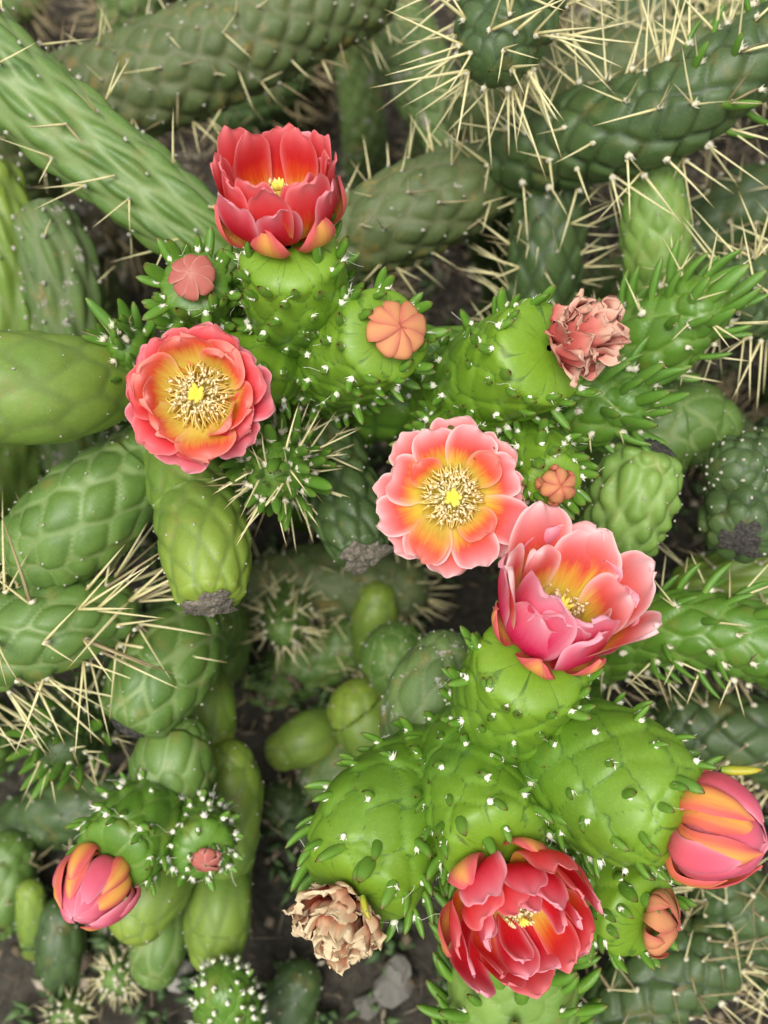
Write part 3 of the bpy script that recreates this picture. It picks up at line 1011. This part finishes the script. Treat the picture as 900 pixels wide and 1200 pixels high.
e, tip, td, rt, org = stem('flowering_cactus_stem', 'short stem behind the flat pink flower with pale petal edges',
    [(560, 490, .60, 40), (540, 520, .54, 52), (526, 560, .495, 50)], 'young', FG, tipflat=0.35)
flower(e, org, P(528, 582, .488), AX(.0, -.03, 1), [
    dict(n=8, prof=mm((8, -2), (17, 2), (26, 6.5), (35, 6)), width=.022, mat='p_pink', jit=.08, kc=1.6, rcmin=.02, wavea=.09),
    dict(n=8, prof=mm((7, 0), (15, 4.5), (23, 10), (32, 12)), width=.022, mat='p_pink', jit=.1, kc=1.6, rcmin=.018, wavea=.09),
    dict(n=4, prof=mm((6.5, 0), (13.5, 6), (19, 13), (26, 18)), width=.018, mat='p_coral', jit=.14, wavea=.12, phase=.9),
], .012, 'flat open pink flower with pale petal edges', stam=(.0150, .016, 180, .50))

e, tip, td, rt, org = stem('flowering_cactus_stem', 'knobbly green stem bearing the large pink and magenta cup flower',
    [(592, 880, .57, 58), (597, 832, .515, 70), (622, 782, .478, 66)], 'young', FG, tipflat=0.35)
flower(e, org, P(638, 742, .476), AX(.24, .60, .76), [
    dict(n=6, prof=mm((9, -2), (21, 2), (27, 8), (29, 18)), width=.022, mat='sepal', tip='point', thick=.0015, phase=.1),
    dict(n=6, prof=mm((8, 0), (21, 5), (28, 18), (29, 37)), width=.030, mat='p_magenta', jit=.08, wavea=.08, phase=-2.3, kc=1.0, fold=(-2.1, .2)),
    dict(n=7, prof=mm((7, 0), (18, 6), (25, 21), (32, 46)), width=.035, mat=('p_pink', 'p_pink', 'p_pink', 'p_pink', 'p_magenta', 'p_magenta', 'p_pink'), jit=.08, wavea=.07, phase=.3, fold=(-2.0, .45)),
    dict(n=6, prof=mm((6.5, 0), (15, 6), (21, 19), (26, 38)), width=.028, mat=('p_pink', 'p_pink', 'p_pink', 'p_magenta', 'p_magenta', 'p_pink'), jit=.1, wavea=.09, phase=.1, fold=(-2.0, .35)),
], .011, 'large pink cup flower with magenta outer petals', stam=(.0140, .022, 150, .62))

e, tip, td, rt, org = stem('flowering_cactus_stem', 'bright green stem bearing the rosette-like crimson flower with yellow-tipped sepals',
    [(548, 880, .545, 58), (552, 925, .505, 66), (578, 985, .476, 66)], 'young', FG, tipflat=0.35)
flower(e, org, P(592, 1040, .476), AX(.26, -.36, .9), [
    dict(n=6, prof=mm((9, -2), (24, 0), (32, 8), (33, 20)), width=.020, mat='sepal', tip='point', thick=.0016, phase=1.3),
    dict(n=7, prof=mm((8, 0), (24, 5), (32, 16), (31, 31)), width=.025, mat=('p_crimson', 'p_red'), jit=.08),
    dict(n=7, prof=mm((7, 0), (20, 6), (27, 18), (25.5, 33)), width=.022, mat=('p_red', 'p_crimson'), jit=.09),
    dict(n=7, prof=mm((6, 0), (16, 6), (21.5, 18), (19.5, 33)), width=.020, mat=('p_crimson', 'p_red'), jit=.1, wavea=.1),
    dict(n=4, prof=mm((6, 0), (13, 6), (17, 17), (14.5, 30)), width=.016, mat='p_crimson', jit=.12, wavea=.12),
], .010, 'cupped crimson flower with yellow-tipped sepals', stam=(.0090, .021, 90, .55))

# ---- closed buds
def bud(e, org, pos, axis, R, H, label, kind, n=7, small=False, roll=0.0, inner=True):
    k = R / 20.0
    hk = H / 40.0
    if not small:
        rings = [
            dict(n=n - 1, prof=[(0.2 * R, 0), (.62 * R, .10 * H), (.80 * R, .42 * H), (.50 * R, .84 * H), (.01 * R, 1.0 * H)], width=R * 1.2, mat='sepal_pink', tip='point', thick=.0014, jit=.05, base=.6, wavea=.03),
            dict(n=n, prof=[(.4 * R, -.04 * H), (.90 * R, .14 * H), (.98 * R, .40 * H), (.74 * R, .72 * H), (.40 * R, .93 * H)], width=R * .80, mat=('sepal', 'sepal_pink', 'sepal'), tip='point', thick=.002, jit=.06, base=.62, wavea=.03),
            dict(n=n - 2, prof=[(.45 * R, -.08 * H), (.98 * R, .05 * H), (1.08 * R, .26 * H), (.98 * R, .52 * H), (.80 * R, .70 * H)], width=R * .62, mat=('sepal', 'sepal', 'sepal_pink'), tip='point', thick=.0022, jit=.08, base=.62, wavea=.03),
        ]
    else:
        rings = [
            dict(n=n, prof=[(.6 * R, -.2 * H), (1.0 * R, .05 * H), (.99 * R, .35 * H), (.55 * R, .66 * H), (.02 * R, .78 * H)], width=R * .84, mat=kind, tip='point', thick=.0005, jit=.06, base=.35, ovl=.18, wavea=.02),
        ]
        if inner:
            rings.append(dict(n=5, prof=[(.3 * R, -.15 * H), (1.02 * R, .02 * H), (1.12 * R, .28 * H), (1.0 * R, .6 * H)], width=R * .7, mat=kind, tip='point', thick=.001, jit=.12, base=.7, wavea=.04))
    for rg in rings:
        rg['scale'] = 0.001
    f = flower(e, org, pos, axis, [{**rg, 'width': rg['width'] * .001} for rg in rings], R * .4 * .001, label, 'bud', None, roll)
    return f


e, tip, td, rt, org = stem('flowering_cactus_stem', 'thick bright green stem bearing the big orange and pink striped closed bud',
    [(600, 905, .56, 66), (680, 905, .505, 84), (752, 935, .478, 82), (790, 955, .468, 66)], 'young', FG, tipflat=0.3)
bud(e, org, P(795, 962, .468), AX(.92, -.2, .30), 22.5, 37, 'large closed bud striped orange, yellow and pink', 'sepal', 8)
link('leaf', LEAF['leaf_yellow'][0], e, mat4(P(845, 902, .468) - org, AX(.95, -.05, .2), AX(0, 1, 0), .017, .017, .017))

e, tip, td, rt, org = stem('flowering_cactus_stem', 'stubby green stem bearing the red closed bud above the dark soil',
    [(195, 955, .63, 42), (165, 968, .575, 52), (137, 1000, .552, 50)], 'young2', FG, tipflat=0.35)
bud(e, org, P(124, 1022, .552), AX(-.28, -.46, .84), 18.5, 31, 'closed bud of overlapping red and orange petals', 'sepal', 8)

e, tip, td, rt, org = stem('flowering_cactus_stem', 'rounded green stem tipped with a small orange star-shaped bud',
    [(385, 445, .58, 50), (412, 414, .52, 61), (448, 394, .485, 56)], 'young', FG, tipflat=0.3)
bud(e, org, P(463, 388, .474), AX(.30, .12, .95), 12.8, 9, 'small orange bud of eight petals meeting in a star', 'sepal_small', 8, True, 0.2, False)

e, tip, td, rt, org = stem('flowering_cactus_stem', 'small leafy stem tip with a dull pinkish brown bud',
    [(275, 410, .58, 34), (242, 364, .525, 40), (229, 334, .494, 40)], 'young2', FG, tipflat=0.3, leafscale=1.25)
bud(e, org, P(227, 326, .483), AX(-.05, .15, .98), 10, 8, 'small pinkish brown star bud', 'sepal_brown', 8, True, 0.0, False)

e, tip, td, rt, org = stem('flowering_cactus_stem', 'slim leafy stem tip with a tiny salmon bud by the pink flowers',
    [(600, 500, .58, 40), (628, 538, .52, 42), (648, 562, .493, 34)], 'young', FG, tipflat=0.3)
bud(e, org, P(652, 568, .487), AX(.15, -.1, .97), 7.8, 9, 'tiny salmon bud with ragged tip', 'sepal_small', 6, True, 0.3)

e, tip, td, rt, org = stem('flowering_cactus_stem', 'green stem with a small orange bud below the big striped bud',
    [(650, 965, .57, 60), (700, 1030, .53, 62), (745, 1070, .505, 54)], 'young', FG, tipflat=0.35)
bud(e, org, P(765, 1078, .497), AX(.86, -.05, .45), 14, 15, 'small half-hidden orange bud', 'sepal_small', 6, True, 0.5)

e, tip, td, rt, org = stem('flowering_cactus_stem', 'small tip packed with short leaves around a tiny pink bud',
    [(222, 950, .63, 32), (230, 972, .585, 38), (238, 992, .562, 36)], 'young2', FG, tipflat=0.5, leafscale=.85, n=10, ds=.0058)
bud(e, org, P(242, 1006, .553), AX(.05, -.45, .88), 7, 6, 'tiny pink bud', 'sepal_brown', 6, True, 0.1)


# ---- withered flowers
def withered(e, org, pos, axis, R, H, mat, label):
    rings = []
    for q, (f, h, nn) in enumerate(((.98, .35, 10), (.95, .62, 12), (.75, .82, 11), (.5, .95, 9), (.28, 1.0, 5))):
        rings.append(dict(n=nn, prof=mm((.3 * R, 0), (.75 * f * R, .25 * h * H), (f * R, .7 * h * H), (f * R * .92, h * H)), width=.0135, mat=mat, jit=.26, wavea=.25, crumple=.0021, base=.5, kc=.5, rcmin=.005))
    return flower(e, org, pos, axis, rings, R * .4 * .001, label, 'withered_flower')


e, tip, td, rt, org = stem('flowering_cactus_stem', 'swollen green stem capped by the withered pinkish brown flower',
    [(510, 480, .60, 48), (570, 446, .53, 62), (632, 414, .49, 64)], 'young', FG, tipflat=0.3)
withered(e, org, P(655, 402, .482), AX(.66, .12, .74), 15, 27, 'dry_pink', 'withered pinkish brown flower')
e, tip, td, rt, org = stem('flowering_cactus_stem', 'swollen green stem capped by the crumpled tan withered flower',
    [(520, 910, .56, 66), (455, 965, .51, 80), (420, 1030, .49, 70)], 'young', FG, tipflat=0.3, leafscale=1.15)
withered(e, org, P(405, 1062, .485), AX(-.28, -.42, .86), 19, 22, 'dry_tan', 'crumpled tan withered flower')
link('leaf', LEAF['leaf_yellow'][1], e, mat4(P(425, 1050, .468) - org, AX(.1, -.7, .6), AX(1, 0, 0), .011, .011, .011))

# ------------------------------------------------------------------ leafy green stems without flowers
LG = 'leafy green stems'
stem('leafy_cactus_stem', 'pale green stem standing under the crimson rosette flower with leaves along its sides',
     [(600, 1300, .60, 66), (602, 1180, .56, 74), (600, 1090, .55, 66)], 'young', LG, leafscale=1.6, twist=.05, mat='pale')
stem('leafy_cactus_stem', 'thick green stem lying behind the small orange star bud',
     [(360, 490, .64, 50), (450, 452, .59, 62), (540, 440, .575, 58), (620, 450, .58, 50)], 'mature', LG, mat='young')
stem('leafy_cactus_stem', 'dark stem end crowded with upright leaves under the withered pink flower',
     [(620, 500, .60, 40), (685, 480, .555, 46), (735, 470, .54, 34)], 'spinyleaf', LG, leafscale=1.1, spine=(.2, 1, .012, .02))
stem('leafy_cactus_stem', 'leafy spiny stem reaching out beside the withered pinkish brown flower',
     [(690, 460, .63, 42), (760, 405, .575, 50), (815, 365, .555, 42)], 'spinyleaf', LG, leafscale=1.05)
stem('leafy_cactus_stem', 'leafy stem with white areoles stretching away beside the large pink cup flower',
     [(700, 770, .62, 34), (770, 738, .575, 42), (850, 742, .56, 46), (940, 775, .555, 44)], 'spinyleaf', LG, leafmin=.25)
stem('leafy_cactus_stem', 'leafy rosette tip with white centre and spines below the wide open red flower',
     [(345, 500, .62, 42), (332, 540, .56, 44), (324, 552, .518, 34)], 'spinyleaf', LG, leafscale=.85, leafmin=.35, ds=.0075)
stem('leafy_cactus_stem', 'fan of dark leaves showing at the rim of the wide open red flower',
     [(175, 480, .60, 34), (160, 430, .555, 34), (150, 405, .53, 24)], 'spinyleaf', LG, leafscale=.95, spine=(.3, 1, .015, .02))
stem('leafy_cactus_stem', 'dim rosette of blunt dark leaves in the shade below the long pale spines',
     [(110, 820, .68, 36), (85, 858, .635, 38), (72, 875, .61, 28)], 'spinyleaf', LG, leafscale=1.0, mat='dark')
stem('leafy_cactus_stem', 'small bright green dotted tip rising from the soil below the oval stems',
     [(278, 1290, .66, 40), (268, 1195, .635, 40), (262, 1160, .62, 32)], 'young2', LG, leafscale=.6, leafmin=.3)

# ------------------------------------------------------------------ smooth old stems
OG = 'old stems without leaves'
stem('cactus_stem', 'thick smooth yellowish green stem pointing at the wide open red flower',
     [(-150, 490, .53, 70), (-20, 458, .515, 68), (70, 455, .525, 62), (150, 445, .56, 40)], 'smooth', OG, lean=.3)
stem('cactus_stem', 'plump green stem leaning away below the smooth yellowish stem, cells outlined pale',
     [(200, 515, .60, 34), (150, 560, .57, 54), (95, 605, .56, 64), (55, 640, .565, 58)], 'mature', OG)
stem('cactus_stem', 'hanging green stem with a grey scar end below the wide open red flower',
     [(210, 530, .58, 42), (232, 600, .545, 52), (242, 650, .525, 54), (246, 695, .515, 42)], 'mature2', OG, tipflat=.35, end_scar=(.72, 'scar'))
stem('cactus_stem', 'dark green tapering stem with a brown scar end beside the flat pink flower',
     [(372, 500, .60, 38), (395, 570, .572, 46), (416, 622, .553, 42), (424, 645, .545, 33)], 'mature', OG, tipflat=.3, end_scar=(.85, 'scar'), mat='dark', amp=.09)
stem('cactus_stem', 'long ribbed green stem sloping down to the half-closed red flower, few straw spines',
     [(-110, -30, .57, 52), (30, 110, .575, 56), (140, 200, .585, 54), (240, 280, .60, 48), (300, 340, .63, 38)], 'ribbed', OG, lean=.3)
stem('cactus_stem', 'upright ribbed stem with flaking grey scars beside the long sloping ribbed stem',
     [(95, 560, .74, 44), (85, 420, .68, 46), (72, 320, .655, 48), (55, 270, .65, 40)], 'ribbed', OG, mat='old', spine=(.2, 1, .015, .025), hi=True)
stem('cactus_stem', 'upright light green ribbed stem behind the scarred ribbed one',
     [(20, 560, .75, 48), (22, 400, .69, 48), (5, 290, .67, 50), (-15, 220, .665, 44)], 'ribbed', OG, mat='mature2', spine=(.2, 1, .015, .025))
stem('cactus_stem', 'blurred dull green stem lying beyond the sloping ribbed stem',
     [(40, 150, .74, 52), (170, 95, .70, 60), (290, 45, .695, 60), (420, -10, .71, 50)], 'dull', OG, lean=.2)
stem('cactus_stem', 'dull reddish-blotched stem lying behind the half-closed red flower',
     [(370, 330, .70, 44), (440, 270, .66, 54), (520, 232, .655, 54), (585, 205, .67, 40)], 'dull', OG)
stem('cactus_stem', 'yellowish scarred stem hanging behind the dark spiny head',
     [(420, -80, .84, 38), (462, 20, .82, 42), (498, 100, .815, 40), (535, 165, .82, 34)], 'old', OG, lean=.1)
stem('cactus_stem', 'pale smooth green stem standing under the dark spiny branch',
     [(782, 400, .68, 38), (772, 320, .63, 40), (768, 260, .615, 40), (764, 205, .61, 32)], 'pale', OG, amp=.05, dome=.04)
stem('cactus_stem', 'bluish green spiny stem standing beside the pale smooth stem',
     [(618, 430, .71, 42), (635, 330, .665, 44), (645, 250, .65, 44), (655, 190, .65, 38)], 'dull', OG, mat='dark', spine=(.8, 2, .02, .034))
stem('cactus_stem', 'light green knobbly barrel stem with a black scar on top',
     [(705, 690, .62, 40), (728, 620, .57, 48), (745, 575, .552, 52), (758, 540, .548, 42)], 'pale', OG, tipflat=.4, end_scar=(.62, 'scar_black'), amp=.12, dome=.1)
stem('cactus_stem', 'dark green knobbly stem ending in a black scar beside the light knobbly barrel',
     [(980, 540, .63, 50), (905, 575, .585, 54), (872, 605, .56, 50), (870, 624, .548, 40)], 'dark', OG, tipflat=.4, end_scar=(.6, 'scar_black'), amp=.11, dome=.1)
stem('cactus_stem', 'dark green rounded stem resting above the black-scarred dark stem',
     [(990, 500, .64, 40), (910, 545, .572, 46), (865, 552, .56, 42)], 'dark', OG, amp=.1, dome=.09)
stem('cactus_stem', 'broad faded green stem lying behind the light knobbly barrel',
     [(660, 570, .70, 50), (740, 515, .64, 58), (800, 498, .63, 56), (830, 505, .63, 44)], 'mature', OG, amp=.03, dome=.03)
stem('cactus_stem', 'yellowish ribbed stem half hidden below the black-scarred dark stem',
     [(1000, 690, .68, 48), (900, 680, .66, 46), (820, 690, .67, 38)], 'ribbed', OG, mat='mature2', spine=(.6, 2, .02, .035))
stem('cactus_stem', 'grey-blotched old stem behind the stem of the large pink cup flower',
     [(545, 930, .62, 48), (502, 870, .575, 52), (500, 815, .565, 48), (522, 775, .57, 40)], 'old', OG)
# chain of oval joints by the soil
CG = 'oval joints rising from the soil'
stem('cactus_stem', 'broad netted green joint with a black scar, topmost of the oval joints',
     [(232, 725, .66, 42), (205, 765, .605, 56), (180, 800, .59, 58), (158, 838, .583, 44)], 'mature', CG, tipflat=.4, end_scar=(.45, 'scar_black'))
stem('cactus_stem', 'oval netted green joint just behind the red closed bud',
     [(203, 985, .64, 34), (200, 935, .605, 46), (203, 892, .60, 48), (207, 872, .605, 40)], 'mature', CG)
stem('cactus_stem', 'tall smooth yellowish joint behind the tiny leafy pink bud tip',
     [(258, 1030, .70, 34), (262, 975, .655, 42), (268, 920, .65, 40), (268, 893, .65, 30)], 'smooth', CG)
stem('cactus_stem', 'narrow yellow-green joint wedged behind the two netted joints',
     [(215, 780, .70, 34), (238, 820, .665, 38), (246, 862, .66, 30)], 'smooth', CG)
stem('cactus_stem', 'smooth egg-shaped yellow-green joint low above the soil',
     [(262, 1000, .72, 28), (258, 1045, .665, 37), (254, 1085, .66, 39), (253, 1112, .66, 32)], 'smooth', CG)
stem('cactus_stem', 'smooth green joint tucked under the red closed bud',
     [(215, 985, .70, 32), (185, 1035, .64, 40), (160, 1075, .63, 34)], 'smooth', CG)
stem('cactus_stem', 'dim green joint low behind the egg-shaped joint and the red bud',
     [(205, 1040, .74, 34), (190, 1095, .70, 36), (182, 1130, .70, 30)], 'smooth', CG, mat='mature')
# low stems seen deep in the gap
DG = 'small joints deep in the gap between the flowers'
stem('cactus_stem', 'netted green joint beside the grey-blotched old stem',
     [(520, 850, .74, 40), (490, 800, .70, 44), (462, 768, .69, 42)], 'mature', DG, hi=False)
stem('cactus_stem', 'pale netted joint below the netted joint in the gap',
     [(470, 880, .78, 36), (440, 855, .735, 42), (420, 830, .73, 38)], 'mature2', DG, hi=False)
stem('cactus_stem', 'leaf-like light oval joint lying low in the gap',
     [(400, 850, .80, 22), (365, 864, .755, 33), (332, 880, .75, 24)], 'smooth', DG, hi=False)
stem('cactus_stem', 'pale oval joint with a white scuff beside the light oval joint',
     [(440, 870, .80, 28), (400, 890, .765, 34), (375, 915, .76, 26)], 'old', DG, hi=False)
stem('cactus_stem', 'dark green pad-like joint leaning on the soil near the pale stones',
     [(345, 1290, .74, 36), (336, 1200, .715, 38), (350, 1150, .71, 28)], 'mature', DG, hi=False, mat='dark')
stem('cactus_stem', 'thin upright young shoot on the soil beyond the red closed bud',
     [(48, 1150, .76, 16), (38, 1080, .73, 18), (35, 1045, .725, 16)], 'smooth', DG, hi=False)
stem('cactus_stem', 'dim stem in the shade beside the thin young shoot',
     [(75, 1230, .76, 26), (72, 1120, .73, 30), (70, 1075, .73, 26)], 'mature', DG, hi=False, mat='dark')
stem('cactus_stem', 'small blurred yellowish joint under the flat pink flower',
     [(440, 760, .80, 28), (440, 720, .77, 28), (442, 700, .765, 22)], 'smooth', DG, hi=False)
stem('cactus_stem', 'dim green stem crossing the gap below the brown scar end',
     [(300, 700, .82, 40), (380, 680, .79, 44), (470, 690, .79, 38)], 'dull', DG, hi=False)
stem('cactus_stem', 'grey green stem low in the gap below the dim crossing stem',
     [(300, 830, .86, 40), (360, 780, .84, 40), (410, 750, .83, 34)], 'dull', DG, hi=False, mat='mature')

XG = 'dim stems low over the soil'
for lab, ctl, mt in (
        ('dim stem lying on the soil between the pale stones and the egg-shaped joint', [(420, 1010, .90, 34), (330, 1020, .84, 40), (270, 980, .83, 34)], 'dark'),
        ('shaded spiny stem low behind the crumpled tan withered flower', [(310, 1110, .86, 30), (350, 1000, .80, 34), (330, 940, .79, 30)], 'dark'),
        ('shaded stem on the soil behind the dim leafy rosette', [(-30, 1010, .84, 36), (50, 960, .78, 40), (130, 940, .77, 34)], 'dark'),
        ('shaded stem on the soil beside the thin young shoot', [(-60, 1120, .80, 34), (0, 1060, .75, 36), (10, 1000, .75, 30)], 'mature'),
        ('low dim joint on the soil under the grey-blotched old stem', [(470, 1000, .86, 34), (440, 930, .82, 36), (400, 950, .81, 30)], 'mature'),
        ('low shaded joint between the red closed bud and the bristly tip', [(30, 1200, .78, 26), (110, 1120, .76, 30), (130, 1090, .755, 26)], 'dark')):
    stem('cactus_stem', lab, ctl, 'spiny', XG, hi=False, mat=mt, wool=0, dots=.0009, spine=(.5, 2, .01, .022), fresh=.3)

# ------------------------------------------------------------------ dark spiny stems
SG = 'dark spiny stems'
stem('spiny_cactus_stem', 'dark spiny head with long straw spines radiating over the scarred stem',
     [(640, -150, .66, 48), (612, -30, .59, 54), (592, 28, .555, 56), (582, 58, .545, 44)], 'spiny', SG, lean=.1, n=6, ds=.013, amp=.10, spine=(1, 3, .032, .056), fresh=1)
stem('spiny_cactus_stem', 'dark spiny branch curving up above the pale smooth stem, leaves at its end',
     [(600, 195, .66, 46), (690, 158, .60, 54), (770, 138, .575, 54), (850, 90, .56, 50), (940, 30, .555, 46)], 'spinyleaf', SG, lean=.4, mat='dark', leafmin=.62,
     n=6, ds=.0135, amp=.10, spine=(1, 3, .026, .048), fresh=.95)
stem('spiny_cactus_stem', 'dark knobbly spiny stem beside the leafy spiny one',
     [(1000, 330, .66, 46), (920, 345, .60, 48), (860, 348, .585, 46)], 'spiny', SG, n=6, amp=.1, fresh=1)
stem('spiny_cactus_stem', 'green stem bristling with very long pale spines below the plump leaning stem',
     [(-110, 790, .60, 54), (-10, 755, .565, 56), (60, 735, .56, 52), (125, 715, .575, 40)], 'spiny', SG, lean=.3, mat='mature', spine=(1, 3, .034, .062))
stem('spiny_cactus_stem', 'small dim spiny rosette tip deep in the gap',
     [(345, 700, .80, 26), (335, 728, .74, 28), (331, 738, .72, 20)], 'spiny', SG, mat='mature', hi=False, spine=(1, 3, .012, .022))
stem('spiny_cactus_stem', 'small spiny star-like tip on the soil below the red closed bud',
     [(150, 1130, .77, 22), (142, 1140, .73, 24), (138, 1146, .715, 18)], 'spiny', SG, mat='mature', hi=False, spine=(1, 3, .008, .016), ds=.006)
stem('spiny_cactus_stem', 'pale bristly tip low beside the spiny star-like tip',
     [(90, 1175, .77, 26), (84, 1185, .73, 28), (80, 1190, .715, 20)], 'spiny', SG, mat='mature', hi=False, spine=(1, 3, .008, .016), ds=.006)
stem('spiny_cactus_stem', 'dark spiny stem sunk in dry spines below the small orange bud',
     [(680, 1250, .66, 50), (760, 1160, .65, 50), (830, 1120, .65, 46)], 'spiny', SG, spine=(1, 4, .02, .036), fresh=.4)
stem('spiny_cactus_stem', 'dark spiny stem half seen under the big striped bud',
     [(960, 1180, .68, 50), (900, 1090, .66, 48), (850, 1050, .66, 44)], 'spiny', SG, spine=(1, 4, .02, .036), fresh=.4)
stem('spiny_cactus_stem', 'dark shaded stem under the leafy stem beside the big striped bud',
     [(980, 930, .70, 46), (900, 870, .68, 48), (800, 850, .69, 42)], 'spiny', SG, spine=(.9, 3, .02, .036), fresh=.4)
stem('spiny_cactus_stem', 'dark blue-green stem far behind the spiny branch',
     [(640, 110, .82, 36), (730, 40, .78, 40), (800, -20, .78, 40)], 'spiny', SG, hi=False, spine=(1, 3, .02, .04))
stem('spiny_cactus_stem', 'dim spiny stem behind the dark spiny branch, thick with straw spines',
     [(560, 130, .80, 42), (680, 90, .75, 44), (840, 60, .74, 44), (980, 0, .74, 44)], 'spiny', SG, hi=False, mat='dull', spine=(1, 4, .025, .045))
stem('spiny_cactus_stem', 'shaded spiny stem in the hollow beside the pale smooth stem',
     [(960, 260, .74, 44), (880, 240, .72, 44), (800, 300, .74, 38)], 'spiny', SG, hi=False, spine=(1, 3, .025, .045), fresh=.5)

# ------------------------------------------------------------------ thicket in the depth
for k in range(34):
    px = random.uniform(-80, 980)
    py = random.choice([random.uniform(-120, 420), random.uniform(-120, 700), random.uniform(600, 900) if px > 620 else random.uniform(-100, 300)])
    d = random.uniform(.80, .98) + (0.12 if py < 200 else 0)
    a = random.uniform(0, 6.28)
    dx, dy = math.cos(a) * random.uniform(60, 120), -abs(math.sin(a)) * random.uniform(40, 110)
    r = random.uniform(28, 38)
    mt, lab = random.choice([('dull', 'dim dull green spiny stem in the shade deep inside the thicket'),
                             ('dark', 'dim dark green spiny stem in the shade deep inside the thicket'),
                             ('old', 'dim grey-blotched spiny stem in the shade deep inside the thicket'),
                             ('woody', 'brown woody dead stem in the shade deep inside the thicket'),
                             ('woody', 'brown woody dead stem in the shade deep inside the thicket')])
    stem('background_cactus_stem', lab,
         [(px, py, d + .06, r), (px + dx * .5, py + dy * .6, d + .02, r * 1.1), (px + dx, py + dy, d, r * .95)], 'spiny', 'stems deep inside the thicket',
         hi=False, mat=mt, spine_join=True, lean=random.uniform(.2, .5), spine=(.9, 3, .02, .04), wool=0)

# small dark plants filling the soil between the stems
M['weed'] = simple('dark_weed_leaf', [(0, C(60, 84, 48)), (1, C(92, 116, 66))], rough=0.6)
J = Joined()
for _ in range(420):
    cx, cy = random.uniform(-.45, .40), random.uniform(-.02, .75)
    for _ in range(random.randint(4, 9)):
        ph, tl = random.uniform(0, 6.3), random.uniform(.1, 1.2)
        d = np.array([math.cos(ph) * math.cos(tl), math.sin(ph) * math.cos(tl), math.sin(tl)])
        l, w = random.uniform(.010, .024), random.uniform(.0025, .005)
        k = unit(np.cross(d, np.array([0, 0, 1.0]))) * w
        nn = unit(np.cross(k, d))
        p = np.array([cx, cy, .004]) + np.array([random.gauss(0, .006), random.gauss(0, .006), random.uniform(0, .012)])
        V = np.array([p, p + d * l * .5 + k, p + d * l - nn * l * .12, p + d * l * .5 - k, p + d * l * .5 + nn * w * .35, p + d * l * .5 - nn * w * .2])
        J.add(V, np.array([[0, 1, 4], [1, 2, 4], [2, 3, 4], [3, 0, 4], [1, 0, 5], [2, 1, 5], [3, 2, 5], [0, 3, 5]]), np.full(6, random.random()))
o = link('ground_cover', J.mesh('ground_cover', M['weed']))
o['kind'] = 'stuff'
o['label'] = 'small dark green weeds covering the soil between the stems'
o['category'] = 'weeds'
